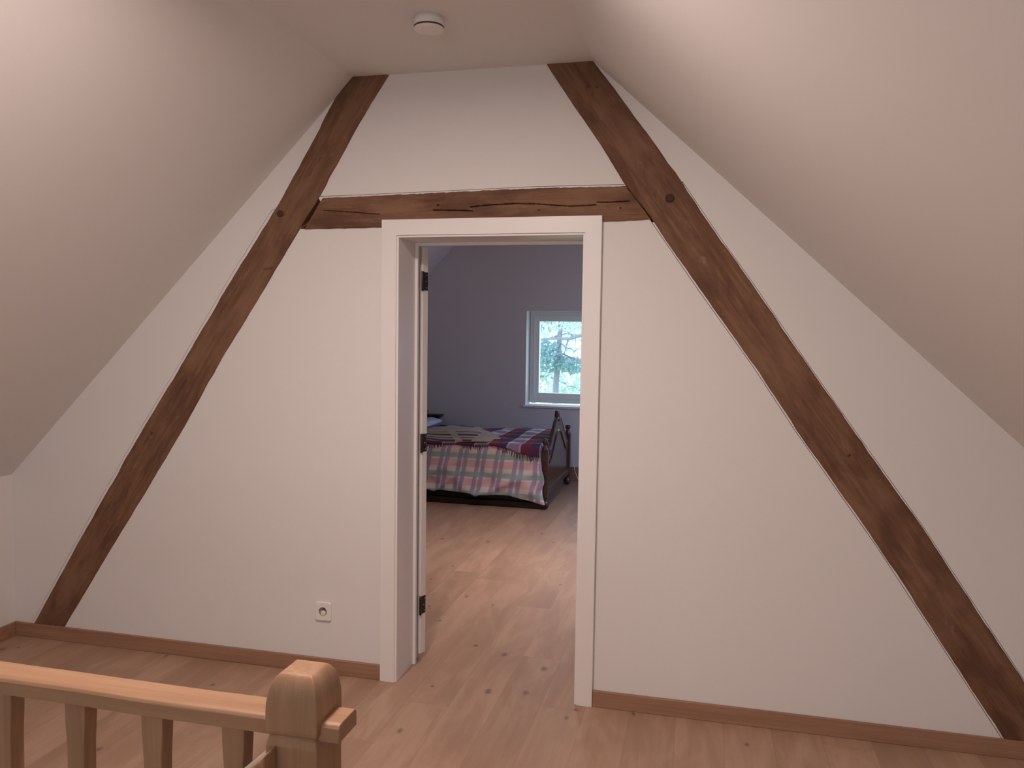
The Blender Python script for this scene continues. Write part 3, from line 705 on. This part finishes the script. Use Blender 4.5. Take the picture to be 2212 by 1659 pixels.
def tartan_mat():
    t = NT('tartan_wool', .9, .15); v = t.coord('Object'); x, y, z = t.xyz(v)
    xx = t.math('ADD', x, 3.0); fx = t.math('FRACT', t.math('DIVIDE', xx, .312)); fy = t.math('FRACT', t.math('DIVIDE', y, .25))
    col = t.node('ShaderNodeValToRGB', inp={0: fx}); r = col.color_ramp; r.interpolation = 'CONSTANT'
    e = r.elements; e[0].position = 0; e[0].color = (.27, .022, .035, 1)
    e[1].position = .28; e[1].color = (.055, .030, .115, 1)
    k = e.new(.56); k.color = (.50, .44, .56, 1); k = e.new(.62); k.color = (.36, .26, .38, 1); k = e.new(.93); k.color = (.50, .44, .56, 1)
    c = col.outputs[0]
    light = t.math('GREATER_THAN', fx, .55)
    def bnd(a, b): return t.math('MULTIPLY', t.math('GREATER_THAN', fy, a), t.math('LESS_THAN', fy, b))
    line = bnd(.0, .30)
    c = t.mix(t.math('MULTIPLY', line, t.math('ADD', t.math('MULTIPLY', light, .74), .10)), c, (.90, .86, .92))
    dark = bnd(.5, .78)
    c = t.mix(t.math('MULTIPLY', t.math('MULTIPLY', dark, .6), t.math('SUBTRACT', 1.15, light)), c, (.10, .03, .09))
    c = t.mix(t.math('MULTIPLY', t.noise(v, 240, 2), .2), c, (.3, .2, .25))
    t.bump(t.noise(v, 400, 2), .3, .002)
    return t.col(c)
M_TARTAN = tartan_mat()
BXa, BXb = -1.37, -.012
def edgey(x):    # wavy near edge of the blanket, lower drape towards the foot
    return 3.70+.012*math.sin(x*9)+.01*math.sin(x*23+1)
def drop(x): return .018+.055*max(0, min(1, (x+.42)/.40))+.008*math.sin(x*21)+.006*math.sin(x*47)
def topz(x, y):
    t = (5.005-y)/(5.005-3.76); t = max(0, min(1, t))
    return TOPZ+.012*math.sin(3*x+1)*math.sin(4*y)+.012*math.sin(t*PI)
def blanket(u, v):
    x = BXa+u*(BXb-BXa)
    if v < .8:
        y = 4.99-(v/.8)*(4.99-3.76); z = topz(x, y)+.014+.005*math.sin(9*x+5*y)+.003*math.sin(25*x-9*y)
        if v < .04: z -= .012
    else:
        t = (v-.8)/.2; rr = max(0, min(1, (x+.46)/.34)); a = min(1, t*1.3)*PI/2*(.52+.48*rr+.07*math.sin(x*17)*(1-rr)); y = 3.76-.102*math.sin(a); z = topz(x, 3.76)+.014-.045*(1-math.cos(a))-max(0, t-.6)/.4*drop(x)*rr
    return (x, y, z)
bk = grid_mesh('tartan_blanket', blanket, 150, 60, M_TARTAN, None, None, .008)
tag(bk, 'purple and red tartan wool blanket spread across the bed', 'blanket')
m = MB(); x = BXa+.005
while x < BXb-.004:
    p = blanket((x-BXa)/(BXb-BXa), 1.0); L = .030+rnd.random()*.022; sx = rnd.uniform(-.012, .012)
    m.tube([(p[0], p[1]-.002, p[2]+.004), (p[0]+sx*.4, p[1]-.006, p[2]-L*.5), (p[0]+sx, p[1]-.010, p[2]-L)], [.0035, .003, .002], 5)
    x += .0125+rnd.random()*.006
m.build('fringe', plain('fringe_wool', (.13, .022, .035), .9, .1, var=.5), bk)

def throw_mat():
    t = NT('beige_fleece', .9, .15); v = t.coord('Object')
    n = t.noise(v, 9, 4)
    c = t.mix(n, (.50, .40, .33), (.66, .55, .46))
    wv = t.node('ShaderNodeTexWave', wave_type='BANDS', bands_direction='Y', wave_profile='SIN', inp={'Vector': t.scale(v, (.35, 1, 1), (0, 0, 0), (0, 0, .12)), 'Scale': 2.6, 'Distortion': 2.2, 'Detail': 1.0, 'Detail Scale': .8}).outputs[1]
    x, y, z = t.xyz(v)
    reg = t.math('MULTIPLY', t.math('LESS_THAN', y, 4.16), t.math('GREATER_THAN', y, 3.73))
    gap = t.math('GREATER_THAN', t.math('ABSOLUTE', t.math('ADD', t.math('ADD', x, .885), t.math('MULTIPLY', t.math('SUBTRACT', y, 3.9), .5))), .035)
    reg = t.math('MULTIPLY', reg, t.math('MULTIPLY', gap, t.math('LESS_THAN', x, -.68)))
    dk = t.node('ShaderNodeMapRange', inp={0: wv, 1: .62, 2: .74, 3: 0.0, 4: 1.0}).outputs[0]
    c = t.mix(t.math('MULTIPLY', t.math('MULTIPLY', dk, reg), .9), c, (.095, .045, .025))
    t.bump(t.noise(v, 300, 2), .3, .002)
    return t.col(c)
def throw(u, v):
    x1 = -.54+.12*math.sin(v*3.2)-(.50*v*v)+.018*math.sin(v*31)+.014*math.sin(v*53) ; x = -1.33+u*(x1+1.33)
    y = 3.728+v*.82; z = topz(x, max(y, 3.76))+.030+.008*math.sin(x*8+y*5)+.004*math.sin(19*y)
    if y < 3.76: z -= (3.76-y)*.45; 
    return (x, y, z)
th_ = grid_mesh('throw_blanket', throw, 70, 50, throw_mat(), None, None, .010, flip=True)
tag(th_, 'beige throw with dark brown bars lying on the tartan blanket', 'throw')
# pillow
def pillow(u, v):
    a = u*2-1; b = v*2-1
    return a, b
m = MB(); nu = 28
def pil(s):
    for i in range(nu):
        for j in range(nu):
            a = i/(nu-1)*2-1; b = j/(nu-1)*2-1
            e = (max(0, 1-a**4)*max(0, 1-b**4))**.45
            m.v.append((-1.60+a*.25*(1-.05*b*b), 4.62+b*.36*(1-.05*a*a),   .628+s*.045*e+.006*math.sin(9*a+4*b)*e))
pil(1); pil(-1)
for s in (0, nu*nu):
    for i in range(nu-1):
        for j in range(nu-1): m.f.append((s+i*nu+j, s+(i+1)*nu+j, s+(i+1)*nu+j+1, s+i*nu+j+1)); m.sm.append(True)
pl_ = m.build('pillow', plain('pale_pillowcase', (.62, .68, .84), .85, .2), None, recalc=False)
tag(pl_, 'pale blue pillow at the head of the bed beside the tartan blanket', 'pillow')

# bedside table against the far wall
nl = (-1.72, 5.11, 0)
ns = empty('bedside_table', nl); tag(ns, 'narrow dark wooden bedside table against the far wall behind the bed', 'bedside table')
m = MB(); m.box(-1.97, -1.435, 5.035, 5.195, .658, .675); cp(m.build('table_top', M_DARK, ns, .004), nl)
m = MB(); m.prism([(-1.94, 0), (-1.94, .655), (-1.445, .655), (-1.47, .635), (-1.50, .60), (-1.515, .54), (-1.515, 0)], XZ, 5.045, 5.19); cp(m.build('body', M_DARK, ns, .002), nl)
m = MB(); m.box(-1.90, -1.56, 5.038, 5.045, .46, .60); dr = cp(m.build('drawer', M_MAHOG, ns, .003), nl)
m = MB(); m.lathe([(.006, 0), (.012, -.012), (.010, -.02)], (-1.73, 5.038, .53), 12, 'y'); m.build('knob', M_MAHOG, dr)
m = MB(); m.lathe([(.035, 0), (.035, .004), (.012, .009), (.010, .018), (.024, .026), (.028, .034), (.024, .042), (.001, .044)], (-1.625, 5.11, .675), 16)
tag(m.build('candle_holder', M_BLACK), 'small dark holder standing on the bedside table', 'candle holder')

# thin white cable beside the far bed post
m = MB(); m.tube([(.055, 5.185, .20), (.075, 5.15, .12), (.11, 5.13, .05), (.135, 5.10, .008), (.20, 5.12, .006), (.34, 5.16, .006)], .0035, 6)
tag(m.build('cable', M_PLASTIC), 'thin white cable by the far bed post', 'cable')

# ------------------------------------------------------------------ garden seen through the window
t = NT('lawn', .9, .2); v = t.coord(); t.col(t.mix(t.noise(v, 1.2, 4), (.30, .42, .20), (.62, .70, .40)))
m = MB(); m.box(-30, 30, YF+.6, 60, -3.0, -2.9); struct(m.build('ground', t.m), 'pale green lawn outside')
def bark():
    t = NT('bark', .9, .2); v = t.coord(); n = t.noise(t.scale(v, (9, 9, 2)), 2, 5); t.bump(n, .6, .02)
    return t.col(t.mix(n, (.18, .17, .22), (.34, .34, .40)))
M_BARK = bark()
def leafmat(name, a, b):
    t = NT(name, .6, .3); v = t.coord(); t.col(t.mix(t.noise(v, 3, 2), a, b)); 
    t.b.inputs['Transmission Weight'].default_value = 0
    tl = t.node('ShaderNodeBsdfTranslucent', inp={0: (*b, 1)}); mx = t.node('ShaderNodeMixShader', inp={0: .4, 1: t.b.outputs[0], 2: tl.outputs[0]})
    t.t.links.new(mx.outputs[0], t.n['Material Output'].inputs[0]); return t.m
def leaves(m, c, rx, ry, rz, n, s, r):
    for _ in range(n):
        while True:
            p = [r.uniform(-1, 1) for _ in range(3)]
            if sum(q*q for q in p) < 1: break
        o = Vector((c[0]+p[0]*rx, c[1]+p[1]*ry, c[2]+p[2]*rz))
        a = Vector([r.uniform(-1, 1) for _ in range(3)]).normalized(); b = a.cross(Vector([r.uniform(-1, 1) for _ in range(3)])).normalized()
        L = s*r.uniform(.6, 1.4); W = L*.38; n_ = a.cross(b)*L*.15
        m.add([(o-a*L)[:], (o-b*W+n_)[:], (o+a*L)[:], (o+b*W+n_)[:]], [(0, 1, 2), (0, 2, 3)])
def curve_pts(p, q, sag, r, n=9, j=.05):
    p = Vector(p); q = Vector(q); out = []
    for i in range(n):
        t = i/(n-1); a = p.lerp(q, t); a.z += sag*math.sin(t*PI); a += Vector([r.uniform(-j, j) for _ in range(3)])*(0 if i in (0,) else 1); out.append(a[:])
    return out
def tree(base, trunk_r, h, label, seed, blobs, branches, lm, leaf=.06, dens=900):
    r = random.Random(seed); e = empty('garden_tree', base); tag(e, label, 'tree', kind='thing')
    m = MB(); pts = [(base[0]+.05*math.sin(z*1.3+seed), base[1], base[2]+z) for z in np.linspace(0, h, 12)]
    m.tube(pts, [trunk_r*(1-.6*i/11) for i in range(12)], 12); cp(m.build('trunk', M_BARK, e), base)
    for p, q, sag, rad in branches:
        m = MB(); pts = curve_pts(p, q, sag, r); m.tube(pts, [rad*(1-.7*i/8) for i in range(9)], 8)
        for k in range(2, 9, 2):   # twigs
            a = Vector(pts[k]); b = a+Vector((r.uniform(-.4, .4), r.uniform(-.2, .2), r.uniform(-.5, .2))); m.tube(curve_pts(a, b, -.05, r, 5, .03), [rad*.3*(1-.7*i/4) for i in range(5)], 5)
        cp(m.build('branch', M_BARK, e), base)
    m = MB()
    for (c, rx, ry, rz, k) in blobs: leaves(m, c, rx, ry, rz, int(dens*k), leaf, r)
    f = cp(m.build('foliage', lm, e, recalc=False), base)
L1 = leafmat('teal_foliage', (.15, .27, .31), (.33, .47, .52)); L2 = leafmat('pale_foliage', (.38, .50, .52), (.62, .72, .70)); L3 = leafmat('yellow_green_foliage', (.50, .58, .52), (.74, .80, .68))
tree((-1.40, 12.2, -2.9), .10, 5.2, 'garden tree with a slim grey trunk seen through the bedroom window', 1,
     [((-1.55, 12.0, 1.15), .30, .5, .32, .5), ((-1.1, 12.1, .98), .35, .5, .16, .35), ((-1.5, 12.3, 2.0), .8, .8, .35, .6)],
     [((-1.40, 12.2, 1.25), (-.6, 11.8, .75), .1, .02), ((-1.40, 12.2, 1.45), (-.7, 11.9, 1.35), -.12, .014)], L1)
tree((.5, 10.4, -2.9), .16, 6.5, 'garden tree reaching a thick bent branch across the bedroom window', 2,
     [((-.9, 10.6, 1.9), .7, .5, .3, .5), ((-.2, 10.5, .6), .5, .5, .3, .4), ((.6, 10.4, 2.9), 1.4, 1.2, .9, 1.0)],
     [((.5, 10.4, 1.75), (-1.35, 10.4, 1.50), -.0, .055), ((-.35, 10.4, 1.55), (-1.25, 10.5, 1.86), -.16, .012), ((.4, 10.4, .9), (-.9, 10.3, 1.12), .05, .016)], L2, .05)
tree((-3.0, 17, -2.9), .2, 8, 'pale tall garden tree standing behind the slim trunked one', 3,
     [((-3.0, 17, 2.6), 1.9, 1.5, 1.9, 2.0), ((-2.2, 17.5, .2), 1.3, 1.2, .9, 1.2)],
     [((-3.0, 17, 1.2), (-1.4, 16.6, 1.5), .2, .04), ((-3, 17, .4), (-1.6, 16.8, .1), .2, .03)], L2, .09)
tree((-.9, 21, -2.9), .22, 8, 'yellowish garden tree farthest from the bedroom window', 4,
     [((-1.2, 21, 1.8), 2.2, 1.5, 1.6, 1.4), ((-1.6, 21, -.9), 2.0, 1.2, 1.1, 1.3)],
     [((-.9, 21, 1.0), (-2.6, 20.8, 1.9), .1, .05)], L3, .11)
